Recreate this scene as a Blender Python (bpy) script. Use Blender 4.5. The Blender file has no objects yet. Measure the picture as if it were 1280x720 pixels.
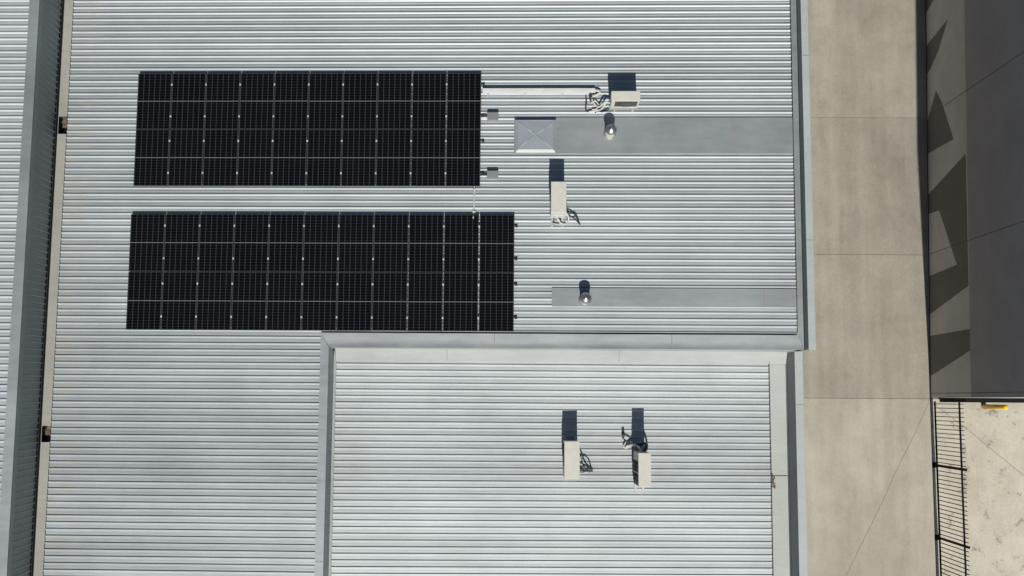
import bpy, bmesh, math, random
from mathutils import Vector, Matrix
random.seed(7)
R = math.radians
scene = bpy.context.scene
COL = scene.collection

# ------------------------------------------------------------------ materials
def new_mat(name):
    m = bpy.data.materials.new(name); m.use_nodes = True
    nt = m.node_tree; nt.nodes.clear()
    out = nt.nodes.new('ShaderNodeOutputMaterial')
    b = nt.nodes.new('ShaderNodeBsdfPrincipled')
    nt.links.new(b.outputs[0], out.inputs[0])
    return m, nt, b

def N(nt, t, **kw):
    n = nt.nodes.new(t)
    for k, v in kw.items(): setattr(n, k, v)
    return n

def setin(nt, sock, v):
    if isinstance(v, bpy.types.NodeSocket): nt.links.new(v, sock)
    else: sock.default_value = v

def math_n(nt, op, a, b=None, c=None, clamp=False):
    n = N(nt, 'ShaderNodeMath', operation=op); n.use_clamp = clamp
    setin(nt, n.inputs[0], a)
    if b is not None: setin(nt, n.inputs[1], b)
    if c is not None: setin(nt, n.inputs[2], c)
    return n.outputs[0]

def mix_c(nt, fac, a, b, mode='MIX'):
    n = N(nt, 'ShaderNodeMix', data_type='RGBA', blend_type=mode)
    setin(nt, n.inputs[0], fac); setin(nt, n.inputs[6], a); setin(nt, n.inputs[7], b)
    return n.outputs[2]

def rgb(c): return (c[0], c[1], c[2], 1.0)

def pos(nt, local=False):
    if local: return N(nt, 'ShaderNodeTexCoord').outputs['Object']
    return N(nt, 'ShaderNodeNewGeometry').outputs['Position']

def noise(nt, vec, scale, sx=1, sy=1, sz=1, detail=4, rough=.55):
    mp = N(nt, 'ShaderNodeMapping'); mp.inputs['Scale'].default_value = (sx, sy, sz)
    nt.links.new(vec, mp.inputs['Vector'])
    n = N(nt, 'ShaderNodeTexNoise'); n.inputs['Scale'].default_value = scale
    n.inputs['Detail'].default_value = detail; n.inputs['Roughness'].default_value = rough
    nt.links.new(mp.outputs[0], n.inputs['Vector'])
    return n.outputs['Fac']

def ramp(nt, fac, lo, hi, smooth=True):
    n = N(nt, 'ShaderNodeMapRange'); n.interpolation_type = 'SMOOTHSTEP' if smooth else 'LINEAR'
    nt.links.new(fac, n.inputs[0]); n.inputs[1].default_value = lo; n.inputs[2].default_value = hi
    return n.outputs[0]

def plain(name, c, rough=.6, metal=0.0, var=.12, scale=3, local=False):
    m, nt, b = new_mat(name)
    v = noise(nt, pos(nt, local), scale)
    dark = tuple(x * (1 - var) for x in c); light = tuple(min(1, x * (1 + var)) for x in c)
    nt.links.new(mix_c(nt, ramp(nt, v, .3, .7), rgb(dark), rgb(light)), b.inputs['Base Color'])
    b.inputs['Roughness'].default_value = rough; b.inputs['Metallic'].default_value = metal
    return m

def sheet_metal(name, c, rough, metal, streak=.10, blotch=.08, sheet=.05, stain_x=None, stain_c=(.27, .25, .21), bump=.0, pan=.0):
    """weathered zinc/aluminium sheet: long streaks, blotches, a tone per sheet, dirt at the gutter end"""
    m, nt, b = new_mat(name)
    p = pos(nt)
    sep = N(nt, 'ShaderNodeSeparateXYZ'); nt.links.new(p, sep.inputs[0])
    s1 = noise(nt, p, 1.0, .22, 4.2, 1, 5)
    s2 = noise(nt, p, .55, 1, 1, 1, 4)
    s3 = noise(nt, p, 7.0, .35, 1.4, 1, 6, .65)
    sh = N(nt, 'ShaderNodeTexWhiteNoise', noise_dimensions='1D')
    nt.links.new(math_n(nt, 'FLOOR', math_n(nt, 'DIVIDE', sep.outputs[1], .762)), sh.inputs['W'])
    k = math_n(nt, 'MULTIPLY_ADD', math_n(nt, 'SUBTRACT', s1, .5), streak * 2.4, 1.0)
    k = math_n(nt, 'MULTIPLY_ADD', math_n(nt, 'SUBTRACT', s2, .5), blotch * 2.4, k)
    k = math_n(nt, 'MULTIPLY_ADD', math_n(nt, 'SUBTRACT', s3, .5), .22, k)
    k = math_n(nt, 'MULTIPLY_ADD', math_n(nt, 'SUBTRACT', sh.outputs['Value'], .5), sheet * 2, k)
    if pan:
        wp = N(nt, 'ShaderNodeTexWhiteNoise', noise_dimensions='1D')
        nt.links.new(math_n(nt, 'FLOOR', math_n(nt, 'DIVIDE', math_n(nt, 'SUBTRACT', sep.outputs[1], 2.128), .1905)), wp.inputs['W'])
        along = noise(nt, p, 1.0, .35, 5.3, 1, 3)
        k = math_n(nt, 'MULTIPLY_ADD', math_n(nt, 'MULTIPLY', math_n(nt, 'SUBTRACT', wp.outputs['Value'], .5), math_n(nt, 'MULTIPLY', along, 2.0)), pan * 2, k)
    vm = N(nt, 'ShaderNodeVectorMath', operation='SCALE'); vm.inputs[0].default_value = c
    nt.links.new(k, vm.inputs['Scale'])
    colour = vm.outputs[0]
    met = metal
    if stain_x is not None:
        near = ramp(nt, sep.outputs[0], stain_x + 1.0, stain_x - .1)
        blot = ramp(nt, noise(nt, p, 1.1, .8, 3.0, 1, 6, .7), .43, .66)
        f = math_n(nt, 'MULTIPLY', near, blot, clamp=True)
        colour = mix_c(nt, math_n(nt, 'MULTIPLY', f, .62), colour, rgb(stain_c))
        met = math_n(nt, 'MULTIPLY_ADD', f, -metal * .7, metal)
    nt.links.new(colour, b.inputs['Base Color'])
    setin(nt, b.inputs['Metallic'], met)
    rr = math_n(nt, 'MULTIPLY_ADD', math_n(nt, 'SUBTRACT', s2, .5), .18, rough)
    nt.links.new(rr, b.inputs['Roughness'])
    if bump:
        bp = N(nt, 'ShaderNodeBump'); bp.inputs['Strength'].default_value = 1.0; bp.inputs['Distance'].default_value = bump
        nt.links.new(noise(nt, p, .9, .6, 1.6, 1, 2), bp.inputs['Height']); nt.links.new(bp.outputs[0], b.inputs['Normal'])
    return m

def concrete(name, c1, c2, stain=.35, spots=.0, split=None):
    m, nt, b = new_mat(name)
    p = pos(nt)
    big = noise(nt, p, .30, 1, .55, 1, 7, .62)
    mid = noise(nt, p, 1.3, 1.8, .40, 1, 7, .68)
    clouds = noise(nt, p, .9, 1, 1, 1, 8, .7)
    fine = noise(nt, p, 18, 1, 1, 1, 4, .75)
    colour = mix_c(nt, ramp(nt, big, .32, .66), rgb(c1), rgb(c2))
    drk = math_n(nt, 'MULTIPLY', ramp(nt, mid, .47, .74), stain)
    colour = mix_c(nt, drk, colour, rgb((c1[0] * .66, c1[1] * .64, c1[2] * .64)))
    k = math_n(nt, 'MULTIPLY_ADD', math_n(nt, 'SUBTRACT', fine, .5), .55, .98)
    k = math_n(nt, 'MULTIPLY_ADD', math_n(nt, 'SUBTRACT', clouds, .5), .62, k)
    if split is not None:
        sep = N(nt, 'ShaderNodeSeparateXYZ'); nt.links.new(p, sep.inputs[0])
        lower = math_n(nt, 'LESS_THAN', sep.outputs[1], split)
        k = math_n(nt, 'MULTIPLY_ADD', lower, .24, k)
        # lanes worn by wheels along the drive, and a tone for every slab
        lane = noise(nt, p, 1.1, 1, .04, 1, 4)
        k = math_n(nt, 'MULTIPLY_ADD', math_n(nt, 'SUBTRACT', lane, .5), .75, k)
        wn = N(nt, 'ShaderNodeTexWhiteNoise', noise_dimensions='1D')
        nt.links.new(math_n(nt, 'FLOOR', math_n(nt, 'DIVIDE', math_n(nt, 'SUBTRACT', sep.outputs[1], .11), 4.93)), wn.inputs['W'])
        k = math_n(nt, 'MULTIPLY_ADD', math_n(nt, 'SUBTRACT', wn.outputs['Value'], .5), .10, k)
        moss = math_n(nt, 'MULTIPLY', ramp(nt, noise(nt, p, .7, 1.4, .5, 1, 6, .7), .56, .72), .35)
        colour = mix_c(nt, moss, colour, rgb((c1[0] * .78, c1[1] * .84, c1[2] * .80)))
    vm = N(nt, 'ShaderNodeVectorMath', operation='SCALE'); nt.links.new(colour, vm.inputs[0]); nt.links.new(k, vm.inputs['Scale'])
    colour = vm.outputs[0]
    if spots:
        sp = ramp(nt, noise(nt, p, 1.9, 1, 1, 1, 7, .75), .545, .66)
        colour = mix_c(nt, math_n(nt, 'MULTIPLY', sp, spots), colour, rgb((.14, .135, .11)))
    nt.links.new(colour, b.inputs['Base Color'])
    b.inputs['Roughness'].default_value = .85
    return m

M = {}
M['roof'] = sheet_metal('zincalume_roof', (.385, .42, .432), .60, .74, .10, .10, .06, stain_x=-13.0, bump=.006, pan=.09)
M['roof_low'] = sheet_metal('zincalume_low_roof', (.432, .468, .470), .63, .62, .12, .14, .06, bump=.006, pan=.08)
M['roof_far'] = sheet_metal('zincalume_neighbour_roof', (.42, .455, .465), .62, .6, .06, .06, .04, pan=.06)
M['flash'] = sheet_metal('galvanised_flashing', (.315, .345, .35), .62, .7, .06, .20, .0, bump=.014)
M['cap'] = sheet_metal('galvanised_capping', (.32, .35, .352), .62, .72, .05, .26, .0, bump=.02)
M['apron'] = sheet_metal('pale_apron', (.288, .312, .302), .7, 0, .10, .24, .0, bump=.02)
M['pale'] = sheet_metal('pale_coping', (.365, .40, .39), .6, .2, .05, .12, .0)
M['gutter'] = sheet_metal('dusty_gutter', (.285, .285, .262), .8, 0, .03, .24, .0, stain_x=20, stain_c=(.26, .25, .215))
M['gutter_low'] = sheet_metal('pale_gutter', (.385, .415, .395), .7, .1, .03, .16, .0)
M['parapet_in'] = sheet_metal('parapet_back', (.24, .26, .25), .7, .3, .03, .12, .0)
M['cladding'] = sheet_metal('wall_cladding', (.30, .335, .33), .6, .4, .0, .2, .0)
M['seam'] = plain('seam_line', (.22, .19, .17), .8)
M['rust'] = plain('rust_and_leaf_litter', (.135, .095, .068), .95, var=.5, scale=9)
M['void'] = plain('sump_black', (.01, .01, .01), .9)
M['outer_wall'] = plain('outer_wall_paint', (.45, .44, .41), .8)
M['concrete'] = concrete('driveway_concrete', (.254, .235, .192), (.305, .283, .236), .35, 0, split=.11)
M['yard'] = concrete('yard_concrete', (.41, .385, .315), (.47, .445, .37), .35, .8)
M['ground'] = concrete('ground_earth', (.13, .125, .11), (.17, .16, .14), .3)
M['mural_light'] = plain('wall_paint_warm_grey', (.54, .51, .475), .75, var=.07, scale=1.2)
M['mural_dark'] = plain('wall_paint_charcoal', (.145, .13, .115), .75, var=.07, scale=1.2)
M['mural_upper'] = plain('wall_paint_slate', (.33, .31, .305), .75, var=.07, scale=.8)
M['plinth'] = plain('wall_plinth', (.06, .05, .052), .8)
M['face'] = plain('sunlit_face_paint', (.45, .44, .43), .8)
M['steel'] = plain('black_powdercoat', (.007, .007, .007), .75)
M['steel'].node_tree.nodes['Principled BSDF'].inputs['Specular IOR Level'].default_value = .12
M['yellow'] = plain('yellow_paint', (.85, .47, .01), .45, var=.08, scale=8)
M['ac'] = plain('ac_cream_enamel', (.50, .49, .43), .45, var=.04, scale=5, local=True)
M['ac_side'] = plain('ac_white_enamel', (.50, .49, .445), .45, var=.05, scale=5, local=True)
M['ac_dark'] = plain('ac_grille_black', (.02, .02, .02), .6)
M['ac_fin'] = plain('ac_grille_bars', (.075, .075, .07), .5)
M['foot'] = plain('galvanised_foot', (.45, .47, .47), .5, .5)
M['lagging'] = plain('white_pipe_lagging', (.46, .45, .42), .7, var=.2, scale=12)
M['black_lagging'] = plain('black_pipe_lagging', (.03, .03, .03), .8)
M['duct'] = plain('white_duct', (.54, .54, .52), .5, var=.06)
M['box'] = plain('grey_isolator_plastic', (.17, .19, .20), .6)
M['spun'] = plain('spun_metal', (.42, .425, .42), .34, .9, var=.15, scale=6)
M['collar'] = plain('collar_sealant', (.42, .39, .31), .7, .0)
M['sky_pan'] = plain('skylight_acrylic', (.225, .255, .275), .45, 0, var=.07, scale=2)
M['rail'] = plain('rail_aluminium', (.35, .35, .36), .4, .7)
M['rail_end'] = plain('rail_end_black', (.015, .015, .015), .7)
M['clamp'] = plain('clamp_aluminium', (.55, .55, .55), .45, .4)
M['pv_frame'] = plain('pv_frame_anodised', (.038, .040, .044), .5, .2, var=.05)

def pv_material():
    m, nt, b = new_mat('pv_half_cells')
    tc = N(nt, 'ShaderNodeTexCoord'); sep = N(nt, 'ShaderNodeSeparateXYZ'); nt.links.new(tc.outputs['Object'], sep.inputs[0])
    def lines(s, pitch, width):
        f = math_n(nt, 'FRACT', math_n(nt, 'ADD', math_n(nt, 'DIVIDE', s, pitch), 100.0))
        d = math_n(nt, 'MINIMUM', f, math_n(nt, 'SUBTRACT', 1.0, f))
        return math_n(nt, 'LESS_THAN', d, width / pitch / 2)
    gx = lines(sep.outputs[0], .1627, .009)
    gy = lines(sep.outputs[1], .0825, .006)
    mid = math_n(nt, 'LESS_THAN', math_n(nt, 'ABSOLUTE', sep.outputs[1]), .011)
    oi = N(nt, 'ShaderNodeObjectInfo')
    cell = N(nt, 'ShaderNodeVectorMath', operation='SNAP'); cell.inputs[1].default_value = (.1627, .0825, 10)
    nt.links.new(tc.outputs['Object'], cell.inputs[0])
    wn = N(nt, 'ShaderNodeTexWhiteNoise', noise_dimensions='4D'); nt.links.new(cell.outputs[0], wn.inputs['Vector']); nt.links.new(oi.outputs['Random'], wn.inputs['W'])
    tone = math_n(nt, 'MULTIPLY_ADD', wn.outputs['Value'], .35, math_n(nt, 'MULTIPLY', oi.outputs['Random'], .65))
    base = mix_c(nt, tone, rgb((.0016, .0023, .0040)), rgb((.0034, .0034, .0046)))
    c = mix_c(nt, gy, base, rgb((.034, .034, .039)))
    c = mix_c(nt, gx, c, rgb((.066, .068, .074)))
    c = mix_c(nt, mid, c, rgb((.135, .13, .133)))
    nt.links.new(c, b.inputs['Base Color'])
    b.inputs['Roughness'].default_value = .22
    b.inputs['IOR'].default_value = 1.22
    return m
M['pv'] = pv_material()

# ------------------------------------------------------------------ mesh helpers
class MB:
    """collects shapes, then links them as ONE mesh object"""
    def __init__(s): s.v = []; s.f = []; s.m = []; s.mats = []; s.sm = []
    def mi(s, mat):
        if mat not in s.mats: s.mats.append(mat)
        return s.mats.index(mat)
    def add(s, verts, faces, mat, smooth=False):
        o = len(s.v); k = s.mi(mat)
        s.v += [tuple(v) for v in verts]
        for f in faces: s.f.append([i + o for i in f]); s.m.append(k); s.sm.append(smooth)
        return s
    def quad(s, a, b, c, d, mat): return s.add([a, b, c, d], [(0, 1, 2, 3)], mat)
    def poly(s, pts, mat): return s.add(pts, [tuple(range(len(pts)))], mat)
    def hexa(s, p, mat):   # 8 points, bottom loop then top loop (counter-clockwise from above)
        return s.add(p, [(3, 2, 1, 0), (4, 5, 6, 7), (0, 1, 5, 4), (1, 2, 6, 5), (2, 3, 7, 6), (3, 0, 4, 7)], mat)
    def box(s, x0, x1, y0, y1, z0, z1, mat, bevel=0, zf=None):
        if not bevel:
            q = [(x0, y0), (x1, y0), (x1, y1), (x0, y1)]
            f = zf or (lambda x: 0)
            return s.hexa([(x, y, z0 + f(x)) for x, y in q] + [(x, y, z1 + f(x)) for x, y in q], mat)
        bm = bmesh.new(); bmesh.ops.create_cube(bm, size=1)
        for v in bm.verts:
            v.co = Vector(((x0 + x1) / 2 + v.co.x * (x1 - x0), (y0 + y1) / 2 + v.co.y * (y1 - y0), (z0 + z1) / 2 + v.co.z * (z1 - z0)))
        bmesh.ops.bevel(bm, geom=bm.edges[:], offset=bevel, segments=2, profile=.5, affect='EDGES')
        bm.verts.index_update()
        s.add([v.co[:] for v in bm.verts], [[v.index for v in f.verts] for f in bm.faces], mat); bm.free()
        return s
    def tube(s, pts, r, mat, seg=8):
        pts = [Vector(p) for p in pts]; n = len(pts); vs = []; fs = []
        up = Vector((.13, .21, 1)).normalized()
        for i, p in enumerate(pts):
            t = (pts[min(i + 1, n - 1)] - pts[max(i - 1, 0)]).normalized()
            a = t.cross(up)
            if a.length < .05: a = t.cross(Vector((1, 0, 0)))
            a.normalize(); b = t.cross(a).normalized()
            for k in range(seg):
                w = 2 * math.pi * k / seg; vs.append(p + a * r * math.cos(w) + b * r * math.sin(w))
        for i in range(n - 1):
            for k in range(seg):
                k2 = (k + 1) % seg; fs.append((i * seg + k, i * seg + k2, (i + 1) * seg + k2, (i + 1) * seg + k))
        fs.append(tuple(range(seg))[::-1]); fs.append(tuple((n - 1) * seg + k for k in range(seg)))
        return s.add(vs, fs, mat, True)
    def lathe(s, prof, mat, c=(0, 0, 0), seg=24):
        vs = []; fs = []
        for r, z in prof:
            for k in range(seg):
                w = 2 * math.pi * k / seg; vs.append((c[0] + r * math.cos(w), c[1] + r * math.sin(w), c[2] + z))
        for i in range(len(prof) - 1):
            for k in range(seg):
                k2 = (k + 1) % seg; fs.append((i * seg + k, i * seg + k2, (i + 1) * seg + k2, (i + 1) * seg + k))
        fs.append(tuple((len(prof) - 1) * seg + k for k in range(seg)))
        return s.add(vs, fs, mat, True)
    def build(s, name, parent=None, loc=None):
        me = bpy.data.meshes.new(name); me.from_pydata(s.v, [], s.f)
        for mt in s.mats: me.materials.append(mt)
        me.polygons.foreach_set('material_index', s.m); me.polygons.foreach_set('use_smooth', s.sm); me.update()
        bm = bmesh.new(); bm.from_mesh(me); bmesh.ops.recalc_face_normals(bm, faces=bm.faces[:]) if s.closed else None
        bm.to_mesh(me); bm.free()
        o = bpy.data.objects.new(name, me); COL.objects.link(o)
        if loc: o.location = loc
        if parent: o.parent = parent
        return o
    closed = True

def smooth_path(pts, n=6):
    """Catmull-Rom through the given points"""
    P = [Vector(p) for p in pts]; P = [P[0] * 2 - P[1]] + P + [P[-1] * 2 - P[-2]]; out = []
    for i in range(1, len(P) - 2):
        for k in range(n):
            t = k / n; a, b, c, d = P[i - 1], P[i], P[i + 1], P[i + 2]
            out.append(.5 * ((2 * b) + (c - a) * t + (2 * a - 5 * b + 4 * c - d) * t * t + (3 * b - a - 3 * c + d) * t ** 3))
    return out + [P[-2]]

def tag(o, label, cat, group=None):
    o['label'] = label; o['category'] = cat
    if group: o['group'] = group
    return o
def empty(name, loc=(0, 0, 0), rot=(0, 0, 0)):
    o = bpy.data.objects.new(name, None); COL.objects.link(o); o.location = loc; o.rotation_euler = rot
    o.empty_display_size = .2
    return o
def struct(o): o['kind'] = 'structure'; return o

RIB = .1905
def rib_profile(a0, a1, phase):
    """(position, height) pairs of a trapezoidal-rib sheet along one axis"""
    pts = [(a0, 0.0)]
    k = math.floor((a0 - phase) / RIB)
    while True:
        c = phase + k * RIB
        if c > a1 + RIB: break
        for d, h in ((-.044, 0), (-.010, .030), (.010, .031), (.026, 0), (.082, 0), (.087, .0035), (.093, .0035), (.098, 0)):
            if a0 < c + d < a1: pts.append((c + d, h))
        k += 1
    pts.append((a1, 0.0))
    return pts

def ribbed(mb, x0, x1, y0, y1, zf, phase, mat):
    pr = rib_profile(y0, y1, phase); vs = []; fs = []
    for y, h in pr: vs += [(x0, y, zf(x0) + h), (x1, y, zf(x1) + h)]
    for i in range(len(pr) - 1): fs.append((2 * i, 2 * i + 1, 2 * i + 3, 2 * i + 2))
    mb.add(vs, fs, mat); mb.closed = False
    return mb

ZM = lambda x: 6.0 + .0255 * x                    # plane of the main roof
ZL = lambda x: 5.0 - .0217 * (x + 5.25)           # plane of the sunken roof
ROOF_ROT = (0, -math.atan(.0255), 0)

# ------------------------------------------------------------------ ground, driveway, yard
RAMP0, RAMP1 = .11, 25.0
def ZG(y): return 0.0
mb = MB(); ys = [-700, RAMP0, RAMP1, 700]
mb.add([(x, y, ZG(y)) for y in ys for x in (-700, 700)], [(2 * i, 2 * i + 1, 2 * i + 3, 2 * i + 2) for i in range(3)], M['ground']); mb.closed = False
struct(mb.build('ground'))

mb = MB(); mb.closed = False; H = .012
xs0, xs1 = 8.40, 14.345
cuts = [.118, 5.10, 9.985, 14.9, 19.8, 24.9]
for a, b in zip(cuts[:-1], cuts[1:]):
    b -= .009
    mb.quad((xs0, a, ZG(a) + H), (xs1 + .0228 * (a + .1), a, ZG(a) + H), (xs1 + .0228 * (b + .1), b, ZG(b) + H), (xs0, b, ZG(b) + H), M['concrete'])
# the flat slab in front is crossed by one diagonal crack
P, D = Vector((14.27, -.07, 0)), Vector((-1.81, -3.55, 0)).normalized(); Q = Vector((-D.y, D.x, 0)) * .0045
def along(t, s): v = P + D * t + Q * s; return (v.x, v.y, H)
pts_crack = [0, 1.2, 2.5, 4.0, 6.0, 12.5]
wob = [0, .02, -.015, .02, -.02, .0]
ca = [Vector(along(t, 1)) + Vector((w, 0, 0)) for t, w in zip(pts_crack, wob)]
cb = [Vector(along(t, -1)) + Vector((w, 0, 0)) for t, w in zip(pts_crack, wob)]
mb.poly([(xs0, -14, H)] + [(cb[-1].x, -14, H)] + [tuple(v) for v in reversed(cb)] + [(14.27, .104, H), (xs0, .104, H)], M['concrete'])
mb.poly([(ca[-1].x + .01, -14, H), (14.34, -14, H), (14.345, .104, H), (14.29, .104, H)] + [tuple(v) for v in ca], M['concrete'])
struct(mb.build('driveway'))

mb = MB(); mb.closed = False
ya, yb = (15.9, -1.3), (18.2, -3.1)
mb.poly([(14.36, -14, .012), (40, -14, .012), (40, -12.9, .012), (18.2, -3.12, .012), (16.9, -2.03, .012), (15.55, -.9, .012), (14.36, .0, .012)], M['yard'])
mb.poly([(14.37, .012, .012), (15.56, -.89, .012), (16.91, -2.02, .012), (18.21, -3.108, .012), (40, -12.885, .012), (40, .10, .012), (14.37, .10, .012)], M['yard'])
struct(mb.build('yard'))

# ------------------------------------------------------------------ the warehouse
wh = empty('warehouse', (0, 0, 0))
tag(wh, 'wide low warehouse with pale ribbed metal roof carrying the solar panels', 'warehouse')
YN, YS = 17.0, -14.0
mb = MB()
def prism(mb, x0, x1, y0, y1, z0, zf, mat):
    q = [(x0, y0), (x1, y0), (x1, y1), (x0, y1)]
    mb.hexa([(x, y, z0) for x, y in q] + [(x, y, zf(x)) for x, y in q], mat)
prism(mb, -13.62, 8.46, 1.52, YN - .05, -2.0, lambda x: ZM(x) - .5, M['outer_wall'])
prism(mb, -13.62, -5.36, YS + .05, 1.518, -2.0, lambda x: ZM(x) - .5, M['outer_wall'])
prism(mb, -5.358, 8.39, YS + .05, 1.518, -2.0, lambda x: ZL(x) - .5, M['outer_wall'])
mb.build('wall', wh)

PH = 2.128 - .0
mb = MB()
ribbed(mb, -13.30, 8.13, 1.88, YN, ZM, PH, M['roof'])
ribbed(mb, -13.30, -5.54, YS, 1.879, ZM, PH, M['roof'])
roof = mb.build('roof', wh)
def flat_strip(name, x0, x1, y0, y1, dz, zf, mat, parent, seams=(), thick=.004, lip=.035):
    mb = MB()
    mb.box(x0, x1, y0, y1, dz, dz + thick, mat, zf=zf)
    # turned-down edges
    mb.box(x0, x1, y0 - .004, y0 - .0005, dz - lip, dz + thick - .001, mat, zf=zf)
    mb.box(x0, x1, y1 + .0005, y1 + .004, dz - lip, dz + thick - .001, mat, zf=zf)
    for s in seams:
        mb.box(s - .010, s + .010, y0 + .01, y1 - .01, dz + thick + .0005, dz + thick + .003, M['seam'], zf=zf)
        mb.box(s - .09, s - .012, y0 + .005, y1 - .005, dz + thick + .0004, dz + thick + .002, mat, zf=zf)
    return mb.build(name, parent)
flat_strip('flashing', 1.306, 8.128, 7.17, 8.24, .036, ZM, M['flash'], roof, (6.44,))
flat_strip('flashing', 1.125, 8.128, 2.672, 3.203, .036, ZM, M['flash'], roof, (7.21,))
# capping along the step, mitred at the corner
mb = MB()
def sheet(mb, pts, zf, dz, th, mat):
    n = len(pts)
    mb.add([(x, y, zf(x) + dz) for x, y in pts] + [(x, y, zf(x) + dz + th) for x, y in pts],
           [tuple(range(n))[::-1], tuple(range(n, 2 * n))] + [(i, (i + 1) % n, n + (i + 1) % n, n + i) for i in range(n)], mat)
prof = [(1.872, .085), (1.80, .081), (1.70, .074), (1.60, .065), (1.52, .068), (1.452, .075)]
vs = []; fs = []
for q, (yy, dz) in enumerate(prof):
    f_ = (1.872 - yy) / .42; xa = -5.54 + f_ * .242; xb = 8.135 + f_ * .161
    for i in range(25):
        x = xa + (xb - xa) * i / 24; vs.append((x, yy, ZM(x) + dz + .002 * math.sin(x * 2.3 + q)))
for q in range(len(prof) - 1):
    for i in range(24): fs.append((q * 25 + i, q * 25 + i + 1, q * 25 + 26 + i, q * 25 + 25 + i))
mb.add(vs, fs, M['cap'], True); mb.closed = False
for s in (-.526, 4.554): mb.box(s - .009, s + .009, 1.60, 1.86, .080, .0885, M['seam'], zf=ZM)
mb.build('capping', roof)
mb = MB()
sheet(mb, [(-5.543, 1.872), (-5.543, YS), (-5.30, YS), (-5.30, 1.452)], ZM, .066, .02, M['cap'])
for s in (-.9, -4.6, -8.2): mb.box(-5.53, -5.31, s - .009, s + .009, .0865, .0885, M['seam'], zf=ZM)
mb.build('capping', roof)
mb = MB()
sheet(mb, [(8.137, 1.872), (8.298, 1.455), (8.304, YN), (8.137, YN)], ZM, .068, .02, M['cap'])
mb.build('flashing', roof)

# sunken roof
mb = MB()
ribbed(mb, -5.236, 7.66, YS, 1.118, ZL, .82, M['roof_low'])
low = mb.build('roof', wh); low['label'] = 'sunken lower roof sheet with paler warmer ribs'
mb = MB(); mb.closed = False
def slope_quad(mb, x0, x1, ya, za, yb, zb, mat):
    mb.quad((x0, ya, za(x0)), (x1, ya, za(x1)), (x1, yb, zb(x1)), (x0, yb, zb(x0)), mat)
slope_quad(mb, -5.30, 8.19, 1.455, lambda x: ZL(x) + .22, 1.465, lambda x: ZM(x) + .071, M['apron'])
slope_quad(mb, -5.24, 8.19, 1.10, lambda x: ZL(x) + .037, 1.455, lambda x: ZL(x) + .22, M['apron'])
slope_quad(mb, -5.24, 7.66, 1.098, lambda x: ZL(x) + .004, 1.10, lambda x: ZL(x) + .037, M['apron'])
for s in (-1.943, 3.175):
    mb.quad((s - .010, 1.12, ZL(s) + .051), (s + .010, 1.12, ZL(s) + .051), (s + .010, 1.452, ZL(s) + .2225), (s - .010, 1.452, ZL(s) + .2225), M['seam'])
mb.build('apron', low)
mb = MB(); mb.closed = False
mb.quad((-5.303, YS, ZM(-5.3) + .062), (-5.298, YS, ZL(-5.3) + .05), (-5.298, 1.45, ZL(-5.3) + .05), (-5.303, 1.45, ZM(-5.3) + .062), M['cap'])
mb.quad((-5.298, YS, ZL(-5.3) + .05), (-5.225, YS, ZL(-5.3) + .038), (-5.225, 1.10, ZL(-5.3) + .038), (-5.298, 1.452, ZL(-5.3) + .05), M['apron'])
mb.build('apron', low)

# parapets on the drive side
def parapet(x0, x1, y0, y1, ztop, zbase, label):
    mb = MB(); mb.box(x0, x1 - .02, y0, y1, zbase, ztop - .03, M['parapet_in'])
    p = mb.build('parapet', wh); p['label'] = label
    mb = MB(); mb.box(x0 - .004, x1, y0 - .006, y1, ztop - .03 + .001, ztop, M['pale'], bevel=.004)
    yy = y0 + 3.1
    while yy < y1:
        mb.box(x0 + .004, x1 - .004, yy - .009, yy + .009, ztop + .0005, ztop + .0025, M['seam']); yy += 5.4
    mb.build('capping', p)
parapet(8.312, 8.51, 1.447, YN, 6.74, 5.2, 'short parapet beside the higher roof')
parapet(8.20, 8.43, YS, 1.440, 5.67, 3.9, 'tall dark parapet beside the sunken roof')

# box gutters
def box_gutter(x0, x1, zf, yhole, mat, label):
    mb = MB(); mb.closed = False
    ys = [YS] + [v for h in yhole for v in h] + [YN if len(yhole) else 1.44]
    for i in range(0, len(ys), 2):
        mb.quad((x0, ys[i], zf), (x1, ys[i], zf), (x1, ys[i + 1], zf), (x0, ys[i + 1], zf), mat)
    mb.quad((x0, YS, zf), (x0, ys[-1], zf), (x0, ys[-1], zf + .12), (x0, YS, zf + .12), mat)
    mb.quad((x1, YS, zf), (x1, YS, zf + .12), (x1, ys[-1], zf + .12), (x1, ys[-1], zf), mat)
    for h in yhole:   # the metal that stays around the outlet
        mb.quad((x0, h[0], zf), (x0 + .025, h[0], zf), (x0 + .025, h[1], zf), (x0, h[1], zf), mat)
    g = mb.build('gutter', wh); g['label'] = label
    return g
holes = [(-1.33, -.86), (7.79, 8.32)]
g = box_gutter(-13.655, -13.325, 5.53, holes, M['gutter'], 'dusty box gutter against the taller building')
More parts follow.
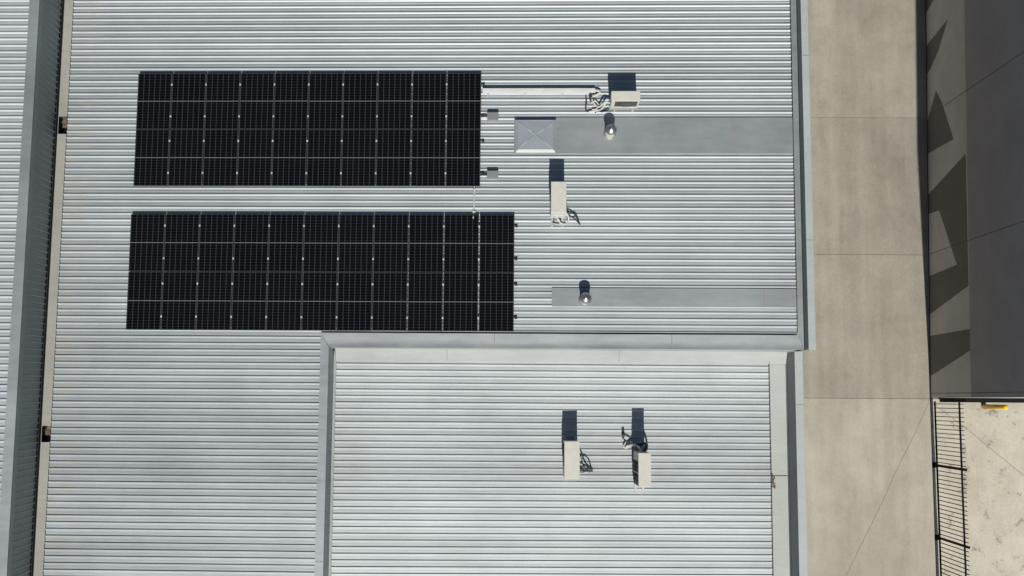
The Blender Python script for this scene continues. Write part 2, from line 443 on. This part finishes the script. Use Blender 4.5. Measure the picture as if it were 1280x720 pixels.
for a, b in holes:
    mb = MB(); mb.closed = False
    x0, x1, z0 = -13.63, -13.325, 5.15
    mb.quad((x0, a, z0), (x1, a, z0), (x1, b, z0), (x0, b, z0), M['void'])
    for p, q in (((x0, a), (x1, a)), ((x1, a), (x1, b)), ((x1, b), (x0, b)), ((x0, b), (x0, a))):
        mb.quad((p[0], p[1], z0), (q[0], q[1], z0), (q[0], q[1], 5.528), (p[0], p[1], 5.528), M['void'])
    s = mb.build('sump', g); s['label'] = 'black gutter outlet with rusty litter'
    mb = MB()
    rnd = random.Random(int(a * 10))
    for k in range(46):   # leaf litter and a rusted plate over most of the outlet
        x = x0 + .12 + rnd.random() * .16; y = a + .22 + rnd.random() * (b - a - .25)
        r = .03 + rnd.random() * .035; w = rnd.random() * 6
        mb.add([(x + r * math.cos(w + i * 1.57) * (1 if i % 2 else .5), y + r * math.sin(w + i * 1.57) * (1 if i % 2 else .5), 5.49 + rnd.random() * .02) for i in range(4)], [(0, 1, 2, 3)], M['rust'])
    mb.box(x0 + .11, x1 - .004, a + .20, b - .01, 5.47, 5.486, M['rust'])
    mb.closed = False
    mb.build('sump', g)['label'] = 'rust coloured leaf litter lying in the outlet'
box_gutter(7.675, 8.19, ZL(7.66) - .03, [], M['gutter_low'], 'pale box gutter of the sunken roof')
mb = MB()
mb.box(7.70, 8.17, -2.215, -2.19, ZL(7.66) - .029, ZL(7.66) - .022, M['rust'])
rnd = random.Random(3)
for k in range(40):
    x = 7.69 + abs(rnd.gauss(0, .05)); y = -2.32 + rnd.gauss(0, .10); r = .02 + rnd.random() * .02; w = rnd.random() * 6
    mb.add([(x + r * math.cos(w + i * 1.57), y + r * .6 * math.sin(w + i * 1.57), ZL(7.66) - .02 + k * .0004) for i in range(4)], [(0, 1, 2, 3)], M['rust'])
mb.closed = False
mb.build('debris', wh)['label'] = 'rusty litter at a joint in the pale gutter'

# ------------------------------------------------------------------ taller building on the left
lb = empty('neighbour_warehouse', (-13.7, 0, 0))
tag(lb, 'taller metal clad building along the left edge with its own ribbed roof', 'warehouse')
def local(mb, name, parent):
    o = mb.build(name, parent); o.location = -Vector(parent.location); return o
XW = -13.69
mb = MB(); ribbed(mb, -34, XW - .245, YS, YN, lambda x: 7.03 + .02 * (x - XW), PH + .06, M['roof_far']); local(mb, 'roof', lb)
mb = MB(); prism(mb, -34, XW - .03, YS + .05, YN - .05, -2, lambda x: 6.9 + .02 * (x - XW), M['outer_wall']); local(mb, 'wall', lb)
mb = MB(); pr = [(YS, 0)]
for i in range(int((YN - YS) / RIB) - 1):
    yy = YS + .1 + i * RIB; pr += [(yy - .042, 0), (yy - .008, .036), (yy + .008, .036), (yy + .013, 0)]
pr.append((YN, 0)); vs = []; fs = []
for y, h in pr:
    hh = h * .75
    vs += [(XW + hh, y, 5.60), (XW + hh, y, 6.90)]
for i in range(len(pr) - 1): fs.append((2 * i, 2 * i + 1, 2 * i + 3, 2 * i + 2))
mb.add(vs, fs, M['cladding']); mb.closed = False
mb.box(XW - .012, XW + .045, YS, YN, 5.4, 5.66, M['void'])
local(mb, 'cladding', lb)
mb = MB()
mb.box(XW - .25, XW + .035, YS, YN, 7.10, 7.13, M['cap'])
mb.box(XW + .028, XW + .034, YS, YN, 6.88, 7.099, M['cladding'])
mb.box(XW - .25, XW - .244, YS, YN, 7.0, 7.099, M['cap'])
local(mb, 'capping', lb)

# ------------------------------------------------------------------ painted building on the right
rb = empty('painted_building', (14.36, .15, 0))
tag(rb, 'tall grey concrete building with charcoal geometric shapes painted along its foot', 'building')
def XR(y): return 14.36 + .27 * (y - .15) / 11.65
def wpt(y, z, out=0): return (XR(y) - out, y, z)
mb = MB(); mb.closed = False
HT = 9.7
mb.quad(wpt(.15, -.3), wpt(30, -.3), wpt(30, .06), wpt(.15, .06), M['plinth'])
mb.quad(wpt(.15, .06), wpt(30, .06), wpt(30, 3.15), wpt(.15, 3.19), M['mural_light'])
mb.quad(wpt(.15, 3.19), wpt(30, 3.15), wpt(30, HT), wpt(.15, HT), M['mural_upper'])
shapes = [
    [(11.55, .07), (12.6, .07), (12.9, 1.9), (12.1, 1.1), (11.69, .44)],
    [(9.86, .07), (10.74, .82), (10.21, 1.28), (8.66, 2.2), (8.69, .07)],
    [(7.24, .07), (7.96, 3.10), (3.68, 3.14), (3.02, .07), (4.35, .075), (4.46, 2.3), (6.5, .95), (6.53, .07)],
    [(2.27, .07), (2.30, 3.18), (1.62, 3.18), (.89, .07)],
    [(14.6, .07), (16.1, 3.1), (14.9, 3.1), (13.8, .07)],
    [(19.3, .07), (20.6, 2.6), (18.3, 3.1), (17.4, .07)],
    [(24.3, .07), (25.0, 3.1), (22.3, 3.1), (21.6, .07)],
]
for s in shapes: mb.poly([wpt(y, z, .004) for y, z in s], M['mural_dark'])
for y in (5.12, 10.0, 14.9, 19.8, 24.7):
    mb.quad(wpt(y - .008, .1, .006), wpt(y + .008, .1, .006), wpt(y + .008, HT, .006), wpt(y - .008, HT, .006), M['plinth'])
mb.quad(wpt(.29, .1, .006), wpt(.305, .1, .006), wpt(.305, HT, .006), wpt(.29, HT, .006), M['plinth'])
local(mb, 'wall', rb)
mb = MB(); mb.closed = False
mb.quad((14.36, .15, -.3), (34, .15, -.3), (34, .15, HT), (14.36, .15, HT), M['face'])
mb.quad((34, .15, -.3), (34, 30, -2.2), (34, 30, HT), (34, .15, HT), M['mural_upper'])
mb.quad((34, 30, -2.2), (15.06, 30, -2.2), (15.06, 30, HT), (34, 30, HT), M['mural_upper'])
local(mb, 'wall', rb)['label'] = 'pale sunlit end wall'
mb = MB(); mb.closed = False
mb.quad((14.36, .15, HT - .3), (34, .15, HT - .3), (34, 30, HT - .3), (15.05, 30, HT - .3), M['roof_far'])
local(mb, 'roof', rb)

# ------------------------------------------------------------------ fence, gate and bollard
fence = empty('palisade_fence', (14.40, 0, 0))
tag(fence, 'black palisade fence beside the concrete driveway, running away from the building corner', 'fence')
XF = 14.395
for z, n in ((.25, 'bottom_rail'), (2.2, 'top_rail')):
    mb = MB(); mb.box(XF - .025, XF + .025, -13.0, .03, z, z + .05, M['steel'], bevel=.004); local(mb, n, fence)
y = -.06
proto = None
k = 0
while k < 92 and y > -13.0:
    if proto is None:
        mb = MB()
        w = .012
        mb.hexa([(-w, -w, 0), (w, -w, 0), (w, w, 0), (-w, w, 0), (-w, -w, 2.28), (w, -w, 2.28), (w, w, 2.28), (-w, w, 2.28)], M['steel'])
        mb.add([(-w, -w, 2.281), (w, -w, 2.281), (w, w, 2.281), (-w, w, 2.281), (0, 0, 2.38)], [(0, 1, 4), (1, 2, 4), (2, 3, 4), (3, 0, 4)], M['steel'])
        proto = mb.build('picket', fence); o = proto
    else:
        o = proto.copy(); COL.objects.link(o); o.parent = fence
    o.location = (.030, y, .12)
    y -= .1405; k += 1
for y in (-2.13, -4.55, -6.97, -9.4, -11.8):
    mb = MB(); mb.box(-.035, .035, -.035, .035, 0, 2.46, M['steel'], bevel=.004); mb.box(-.04, .04, -.04, .04, 2.461, 2.48, M['steel'])
    mb.box(-.09, .09, -.09, .09, .012, .025, M['steel'])
    o = mb.build('post', fence); o.location = (.02, y, 0)

gate = empty('steel_gate', (14.62, .058, 0))
tag(gate, 'black steel gate panel standing edge on against the painted building', 'gate')
mb = MB()
for z in (.12, 1.15, 2.15): mb.box(0, 5.2, -.06, .06, z, z + .08, M['steel'])
for x in (0, 2.57, 5.14): mb.box(x, x + .06, -.059, .059, .201, 2.149, M['steel'])
mb.build('frame', gate)
pk = None
for i in range(46):
    x = .12 + i * .11
    if abs(x - 2.6) < .06: continue
    if pk is None:
        mb = MB(); mb.box(-.012, .012, -.012, .012, .202, 2.148, M['steel']); pk = mb.build('picket', gate); o = pk
    else:
        o = pk.copy(); COL.objects.link(o); o.parent = gate
    o.location = (x, 0, 0)
bol = empty('bollard', (16.17, -.15, .012))
tag(bol, 'yellow steel safety bollard in the stained yard in front of the black gate', 'bollard')
mb = MB(); mb.lathe([(.0, .012), (.084, .0125), (.084, 1.60), (.077, 1.64), (.05, 1.675), (.012, 1.69)], M['yellow'], seg=20); mb.build('post', bol)
mb = MB(); mb.box(-.10, .10, -.10, .10, 0, .012, M['foot']); mb.build('base_plate', bol)

# ------------------------------------------------------------------ solar panels, rails, clamps
PW, PL, CW, CL = 1.009, 1.690, 1.022, 1.704
ORD = ['first', 'second', 'third', 'fourth', 'fifth', 'sixth', 'seventh', 'eighth', 'ninth', 'tenth', 'eleventh']
panel0 = empty('solar_panel')
mb = MB()
a, b, t = PW / 2, PL / 2, .011
mb.box(-a, a, b - t, b, 0, .035, M['pv_frame']); mb.box(-a, a, -b, -b + t, 0, .035, M['pv_frame'])
mb.box(-a, -a + t, -b + t, b - t, 0, .035, M['pv_frame']); mb.box(a - t, a, -b + t, b - t, 0, .035, M['pv_frame'])
mb.build('frame', panel0)
mb = MB(); mb.box(-a + t + .0005, a - t - .0005, -b + t + .0005, b - t - .0005, .024, .032, M['pv']); mb.build('cell_sheet', panel0)
first = True
def roof_pt(x, y, h): return (x - h * .0255, y, ZM(x) + h)
for name, x0, y0, n, desc in (('upper', -11.191, 9.568, 10, 'upper ten-column array'), ('lower', -11.216, 5.333, 11, 'lower eleven-column array')):
    for row in range(2):
        for c in range(n):
            if first: p = panel0; first = False
            else:
                p = panel0.copy(); COL.objects.link(p)
                for ch in panel0.children:
                    q = ch.copy(); COL.objects.link(q); q.parent = p
            x = x0 + CW * (c + .5) + random.uniform(-.003, .003) + (.012 if (n == 11 and c == 10) else 0)
            p.location = roof_pt(x, y0 - CL * (row + .5) + random.uniform(-.003, .003), .097); p.rotation_euler = (random.uniform(-.0015, .0015), ROOF_ROT[1] + random.uniform(-.0015, .0015), 0)
            tag(p, f"black solar panel, {ORD[c]} from left, {'top' if row == 0 else 'bottom'} row of the {desc}", 'solar panel', f'solar panels in the {desc}')
    for r in range(4):
        yy = y0 - CL * (r // 2) - PL * (.2 if r % 2 == 0 else .77) - .01
        rail = empty('mounting_rail', roof_pt(x0 + n * CW / 2, yy, .036), ROOF_ROT)
        tag(rail, f"thin metal mounting rail, {ORD[r]} from top, under the {desc}", 'rail', f'rails under the {desc}')
        hw = n * CW / 2
        mb = MB(); mb.box(-hw - .02, hw + .035, -.02, .02, .012, .059, M['rail']); mb.build('rail', rail)
        mb = MB(); mb.box(hw + .0355, hw + .10, -.024, .024, .010, .064, M['rail_end'], bevel=.004); mb.build('end_cap', rail)
        c0 = None
        for c in range(1, n):
            if c0 is None:
                mb = MB(); mb.box(-.022, .022, -.030, .030, .0975, .104, M['clamp'], bevel=.002); mb.lathe([(.011, .104), (.011, .111), (.004, .112)], M['clamp'], seg=8)
                mb.box(-.006, .006, -.028, .028, .0595, .097, M['clamp'])
                c0 = mb.build('clamp', rail); o = c0
            else: o = c0.copy(); COL.objects.link(o); o.parent = rail
            o.location = (-hw + c * CW + (.006 if (n == 11 and c == 10) else 0), 0, 0)

# isolator boxes and cable between the arrays
for i, (x, y, lab) in enumerate(((-.625, 8.255, 'small grey isolator box right of the upper array, level with the hatch top'),
                                 (-.615, 6.51, 'small grey isolator box near the lower right corner of the upper array'))):
    if i == 0:
        iso = empty('isolator_box', roof_pt(x, y, .034), ROOF_ROT)
        mb = MB(); mb.box(-.165, .165, -.115, .115, .06, .13, M['box'], bevel=.008); mb.build('lid', iso)
        mb = MB(); mb.box(-.12, .12, -.08, .08, 0, .059, M['foot']); mb.build('bracket', iso)
        mb = MB(); mb.tube([(-.166, -.04, .085), (-.26, -.04, .085), (-.40, -.04, .06)], .028, M['duct']); mb.tube([(-.166, .03, .085), (-.26, .035, .07), (-.40, .03, .05)], .012, M['black_lagging']); mb.build('conduit', iso)
        o = iso
    else:
        o = iso.copy(); COL.objects.link(o); o.location = roof_pt(x, y, .034)
        for ch in iso.children: q = ch.copy(); COL.objects.link(q); q.parent = o
    tag(o, lab, 'isolator box', 'isolator boxes beside the upper array')
mb = MB(); mb.tube(smooth_path([roof_pt(-1.15, 6.32, .07), roof_pt(-1.15, 6.08, .05), roof_pt(-1.152, 5.75, .046), roof_pt(-1.163, 5.45, .05), roof_pt(-1.165, 5.22, .145)]), .018, M['lagging'])
for yy in (6.09, 5.42): mb.box(-1.20, -1.11, yy - .02, yy + .02, ZM(-1.15) + .032, ZM(-1.15) + .075, M['lagging'])
tag(mb.build('cable_conduit'), 'thin grey cable conduit crossing the gap between the two solar arrays', 'conduit')

# ------------------------------------------------------------------ roof hatch and flue vents
hx, hy = .63, 7.70
hatch = empty('roof_hatch', roof_pt(hx, hy, .0), ROOF_ROT)
tag(hatch, 'square raised roof hatch with a cross creased grey lid beside the wide flashing', 'roof hatch')
mb = MB()
mb.box(-.63, .672, -.53, .54, .036, .042, M['flash'])
mb.box(-.55, .55, -.44, .42, .043, .15, M['apron'])
mb.hexa([(-.58, -.515, .043), (.58, -.515, .043), (.55, -.441, .043), (-.55, -.441, .043), (-.58, -.514, .047), (.58, -.514, .047), (.55, -.4405, .10), (-.55, -.4405, .10)], M['pale'])
mb.build('upstand', hatch)
mb = MB()
for p, q in ((-.60, -.515), (.515, .60)): mb.box(p, q, -.455, .435, .10, .165, M['flash'])
mb.box(-.5145, .5145, .415, .435, .10, .163, M['foot']); mb.box(-.5145, .5145, -.455, -.435, .10, .163, M['duct'])
mb.build('frame', hatch)
mb = MB(); x, y0, y1 = .513, -.434, .414
mb.add([(-x, y0, .152), (x, y0, .152), (x, y1, .152), (-x, y1, .152), (-.03, -.01, .185), (.03, -.01, .185)],
       [(0, 1, 5, 4), (1, 2, 5), (2, 3, 4, 5), (3, 0, 4)], M['sky_pan']); mb.closed = False
for p, q in (((-x, y0), (-.03, -.01)), ((x, y0), (.03, -.01)), ((x, y1), (.03, -.01)), ((-x, y1), (-.03, -.01))):
    mb.tube([(p[0] * .97, p[1] * .97, .1535), (q[0], q[1], .186)], .006, M['foot'], 6)
mb.build('lid', hatch)

def vent(x, y, h, label):
    v = empty('flue_vent', (x, y, ZM(x) + .041)); tag(v, label, 'vent', 'flue vents on the flashing strips')
    mb = MB(); mb.lathe([(.185, .0), (.182, .008), (.160, .020), (.150, .05)], M['flash'], seg=28); mb.build('base_flange', v)
    mb = MB(); mb.lathe([(.142, .02), (.142, h - .15)], M['collar'], seg=28); mb.build('pipe', v)
    mb = MB(); mb.lathe([(.143, h - .16), (.162, h - .155), (.164, h - .115), (.150, h - .088), (.085, h - .046), (.03, h - .012), (.008, h)], M['spun'], seg=28); mb.build('cap', v)
    return v
vent(2.80, 7.75, .62, 'round metal flue vent on the wide grey flashing below the upper air conditioner')
vent(2.07, 2.87, .54, 'round metal flue vent on the narrow grey flashing right of the lower array')

# ------------------------------------------------------------------ air conditioners
def ac_unit(label, loc, rotz, w, d, h, leg, tilt, grilles, ext=None):
    """local frame: front faces -y; body from z=leg to z=h; x is the long side"""
    u = empty('air_conditioner', loc, (0, 0, 0)); u.rotation_euler = (0, tilt, rotz) if not rotz else (0, 0, rotz)
    tag(u, label, 'air conditioner', 'rooftop air conditioners')
    mb = MB(); mb.box(-w / 2, w / 2, -d / 2, d / 2, leg, h - .02, M['ac_side'], bevel=.012); mb.build('casing', u)
    mb = MB(); mb.box(-w / 2 - .006, w / 2 + .006, -d / 2 - .006, d / 2 + .006, h - .0195, h, M['ac'], bevel=.006)
    mb.build('top_panel', u)
    for (a, b, c, e) in grilles:
        mb = MB(); y = -d / 2
        mb.box(a, b, y - .006, y - .001, c, e, M['ac_dark'])
        n = max(4, int((e - c) / .05))
        for i in range(1, n):
            z = c + (e - c) * i / n; mb.box(a + .005, b - .005, y - .014, y - .0065, z - .006, z + .006, M['ac_fin'])
        m2 = max(3, int((b - a) / .16))
        for i in range(1, m2):
            x = a + (b - a) * i / m2; mb.box(x - .005, x + .005, y - .020, y - .0145, c + .004, e - .004, M['ac_fin'])
        cx, cz, r = (a + b) / 2, (c + e) / 2, min(b - a, e - c) * .44
        ring = [(cx + r * math.cos(k * math.pi / 12), y - .022, cz + r * math.sin(k * math.pi / 12)) for k in range(25)]
        mb.tube(ring, .006, M['ac_fin'], 6)
        g = mb.build('fan_grille', u)
    for q in (-1, 1):
        mb = MB()
        if ext is None:      # short feet across the unit
            x = q * (w / 2 - .14)
            mb.box(x - .03, x + .03, -d / 2 - .09, d / 2 + .07, .034, .064, M['foot'])
            mb.box(x - .025, x + .025, -d / 2 + .02, d / 2 - .02, .065, leg - .001, M['ac_dark'])
        else:                # long rails under the unit
            y = q * (d / 2 - .06)
            mb.box(-w / 2 - ext[0], w / 2 + ext[1], y - .03, y + .03, .034, .074, M['foot'])
            for x in (-w / 2 + .12, w / 2 - .12): mb.box(x - .03, x + .03, y - .025, y + .025, .0745, leg - .001, M['ac_dark'])
        mb.build('foot', u)
    return u
def pipes(u, name, paths, mat):
    mb = MB()
    for pts, r in paths: mb.tube(smooth_path(pts), r, mat)
    return mb.build(name, u)

A = ac_unit('cream air conditioner facing down at the top, beside the end of the white duct', (3.203, 8.63, ZM(3.2)), 0, .812, .27, .93, .10, ROOF_ROT[1], [(-.29, .355, .33, .82)])
mb = MB(); mb.box(-.392, -.31, -.155, -.1365, .16, .88, M['ac_side'], bevel=.006); mb.build('service_cover', A)
pipes(A, 'pipework', [
    ([(-.408, -.02, .30), (-.56, -.02, .33), (-.70, -.10, .18), (-.80, -.05, .10), (-.92, .12, .10), (-.96, .25, .10)], .030),
    ([(-.408, .03, .25), (-.52, .0, .24), (-.66, -.16, .10), (-.86, -.20, .07), (-1.02, -.22, .07)], .026),
    ([(-.96, .02, .09), (-.84, .08, .14), (-.74, -.02, .12), (-.78, -.14, .09), (-.92, -.16, .08)], .020)], M['lagging'])
pipes(A, 'drain_cable', [([(-1.09, .20, .12), (-1.085, .02, .14), (-1.10, -.18, .07), (-1.02, -.23, .06)], .018),
                         ([(-.42, -.16, .10), (-.60, -.22, .06), (-.75, -.20, .06), (-.83, -.25, .06)], .020),
                         ([(-.95, .30, .13), (-.97, .18, .14), (-.96, .10, .12)], .036)], M['black_lagging'])

B = ac_unit('cream air conditioner standing alone on the ribbed roof right of the solar arrays', (1.272, 5.68, ZM(1.27)), R(-90), .875, .42, 1.0, .10, 0, [(-.40, .02, .2, .92)], ext=(.05, .26))
mb = MB(); mb.box(.4385, .455, -.17, .17, .22, .55, M['ac_side'], bevel=.006); mb.build('service_cover', B)
pipes(B, 'pipework', [([(.44, -.02, .30), (.52, .02, .28), (.60, .10, .14), (.62, .24, .08)], .028),
                      ([(.30, .212, .30), (.36, .28, .28), (.46, .32, .16), (.56, .30, .08)], .026),
                      ([(.60, -.14, .085), (.63, .02, .085), (.61, .18, .085)], .022)], M['lagging'])
pipes(B, 'drain_cable', [([(.10, .235, .34), (.22, .25, .32), (.32, .27, .22)], .03), ([(.32, .27, .22), (.40, .36, .28), (.48, .50, .22), (.62, .66, .06)], .02),
                         ([(.36, .30, .18), (.42, .40, .20), (.40, .52, .18), (.52, .62, .08)], .018), ([(.50, -.1, .10), (.62, -.12, .08), (.64, .05, .08)], .016)], M['black_lagging'])

Cc = ac_unit('cream air conditioner, left of the pair on the sunken roof, looped black pipes beside it', (1.72, -1.715, ZL(1.72)), R(-90), 1.04, .425, 1.0, .10, 0, [(-.45, .2, .2, .92)], ext=(.13, .08))
mb = MB(); mb.box(.5205, .536, -.17, .17, .2, .9, M['ac_side'], bevel=.006); mb.build('service_cover', Cc)
pipes(Cc, 'pipework', [([(.05, .2135, .45), (.10, .29, .42), (.16, .36, .30), (.28, .42, .24), (.36, .55, .14), (.37, .66, .06)], .022),
                       ([(.18, .2135, .38), (.22, .32, .36), (.18, .44, .3), (.24, .55, .22), (.33, .62, .07)], .020),
                       ([(.34, .2135, .30), (.36, .34, .24), (.37, .48, .15), (.38, .6, .07)], .022),
                       ([(.20, .30, .3), (.30, .36, .3), (.36, .32, .22)], .016)], M['black_lagging'])
pipes(Cc, 'drain_pipe', [([(.42, .2135, .22), (.44, .32, .16), (.41, .42, .09), (.38, .52, .07)], .022)], M['lagging'])

Dd = ac_unit('cream air conditioner raised on legs, right of the pair, dark grilles facing left', (3.755, -1.965, ZL(3.75)), R(-90), .94, .345, 1.40, .10, 0, [(-.24, .09, .20, 1.30), (.12, .455, .20, 1.30)], ext=(.14, .24))
mb = MB(); mb.box(-.485, -.4705, -.15, .15, .5, .9, M['ac_side'], bevel=.006); mb.build('service_cover', Dd)
pipes(Dd, 'pipework', [([(-.471, -.02, .8), (-.60, -.08, .65), (-.66, -.18, .30), (-.62, -.34, .12), (-.55, -.42, .07)], .035),
                       ([(-.64, -.26, .10), (-.56, -.36, .10), (-.60, -.46, .09), (-.72, -.40, .08)], .028)], M['lagging'])
pipes(Dd, 'drain_cable', [([(-.471, .05, .7), (-.60, .12, .60), (-.70, .16, .25), (-.66, .02, .12), (-.66, -.12, .12), (-.68, -.30, .15)], .035),
                          ([(-.66, -.20, .2), (-.76, -.36, .22), (-.84, -.47, .14), (-.96, -.48, .12)], .018),
                          ([(-.86, -.48, .10), (-.95, -.47, .22), (-1.02, -.46, .10)], .035),
                          ([(-.471, .10, .55), (-.55, .17, .5), (-.66, .22, .2), (-.62, .24, .07)], .03)], M['black_lagging'])

# white duct from the upper array to the first unit
duct = empty('pipe_duct', roof_pt(.72, 9.03, .034), ROOF_ROT)
tag(duct, 'long white pipe duct running from the upper solar array to the air conditioner', 'duct')
mb = MB(); mb.box(-1.655, 1.66, -.062, .062, .05, .135, M['duct'], bevel=.01); mb.build('cover', duct)
mb = MB()
for x in (-1.5, -.4, .7, 1.5): mb.box(x - .03, x + .03, -.085, .085, .0, .0495, M['foot'])
mb.build('bracket', duct)
mb = MB(); mb.tube(smooth_path([(1.66, 0, .09), (1.74, .0, .09), (1.79, -.06, .08), (1.70, -.13, .07), (1.58, -.16, .06)]), .04, M['lagging'])
mb.build('elbow', duct)

# ------------------------------------------------------------------ light, sky, camera
EL = R(48); AZ = R(1.1)
sun_dir = Vector((math.cos(EL) * math.sin(AZ), -math.cos(EL) * math.cos(AZ), math.sin(EL)))
ld = bpy.data.lights.new('sun', 'SUN'); ld.energy = 5.0; ld.angle = R(.5); ld.color = (1.0, .965, .90)
lo = bpy.data.objects.new('sun', ld); COL.objects.link(lo); lo.location = (0, -20, 40)
lo.rotation_euler = (-sun_dir).to_track_quat('-Z', 'Y').to_euler()
w = bpy.data.worlds.new('World'); scene.world = w; w.use_nodes = True
nt = w.node_tree; nt.nodes.clear()
sk = nt.nodes.new('ShaderNodeTexSky'); sk.sky_type = 'NISHITA'; sk.sun_disc = False
sk.sun_elevation = EL; sk.sun_rotation = math.pi - AZ
bg = nt.nodes.new('ShaderNodeBackground'); bg.inputs[1].default_value = .05
wo = nt.nodes.new('ShaderNodeOutputWorld')
nt.links.new(sk.outputs[0], bg.inputs[0]); nt.links.new(bg.outputs[0], wo.inputs[0])

cam = bpy.data.cameras.new('camera'); co = bpy.data.objects.new('camera', cam); COL.objects.link(co)
cam.sensor_width = 36; cam.sensor_fit = 'HORIZONTAL'; cam.lens = 36 * 1302.7 / 1280; cam.clip_start = .1; cam.clip_end = 3000
t, r, yw = .1063, -.0003, .0068
ct, st = math.cos(t), math.sin(t)
f = Vector((0, st, -ct)); up = Vector((0, ct, st)); rt = Vector((1, 0, 0))
f2 = f * math.cos(r) + rt * math.sin(r); r2 = rt * math.cos(r) - f * math.sin(r)
Rz = Matrix.Rotation(yw, 3, 'Z'); r2, up2, f2 = Rz @ r2, Rz @ up, Rz @ f2
m = Matrix((r2, up2, -f2)).transposed().to_4x4(); m.translation = Vector((0, 0, 36))
co.matrix_world = m
scene.camera = co
scene.view_settings.view_transform = 'Standard'; scene.view_settings.look = 'None'
scene.view_settings.exposure = 0; scene.view_settings.gamma = 1
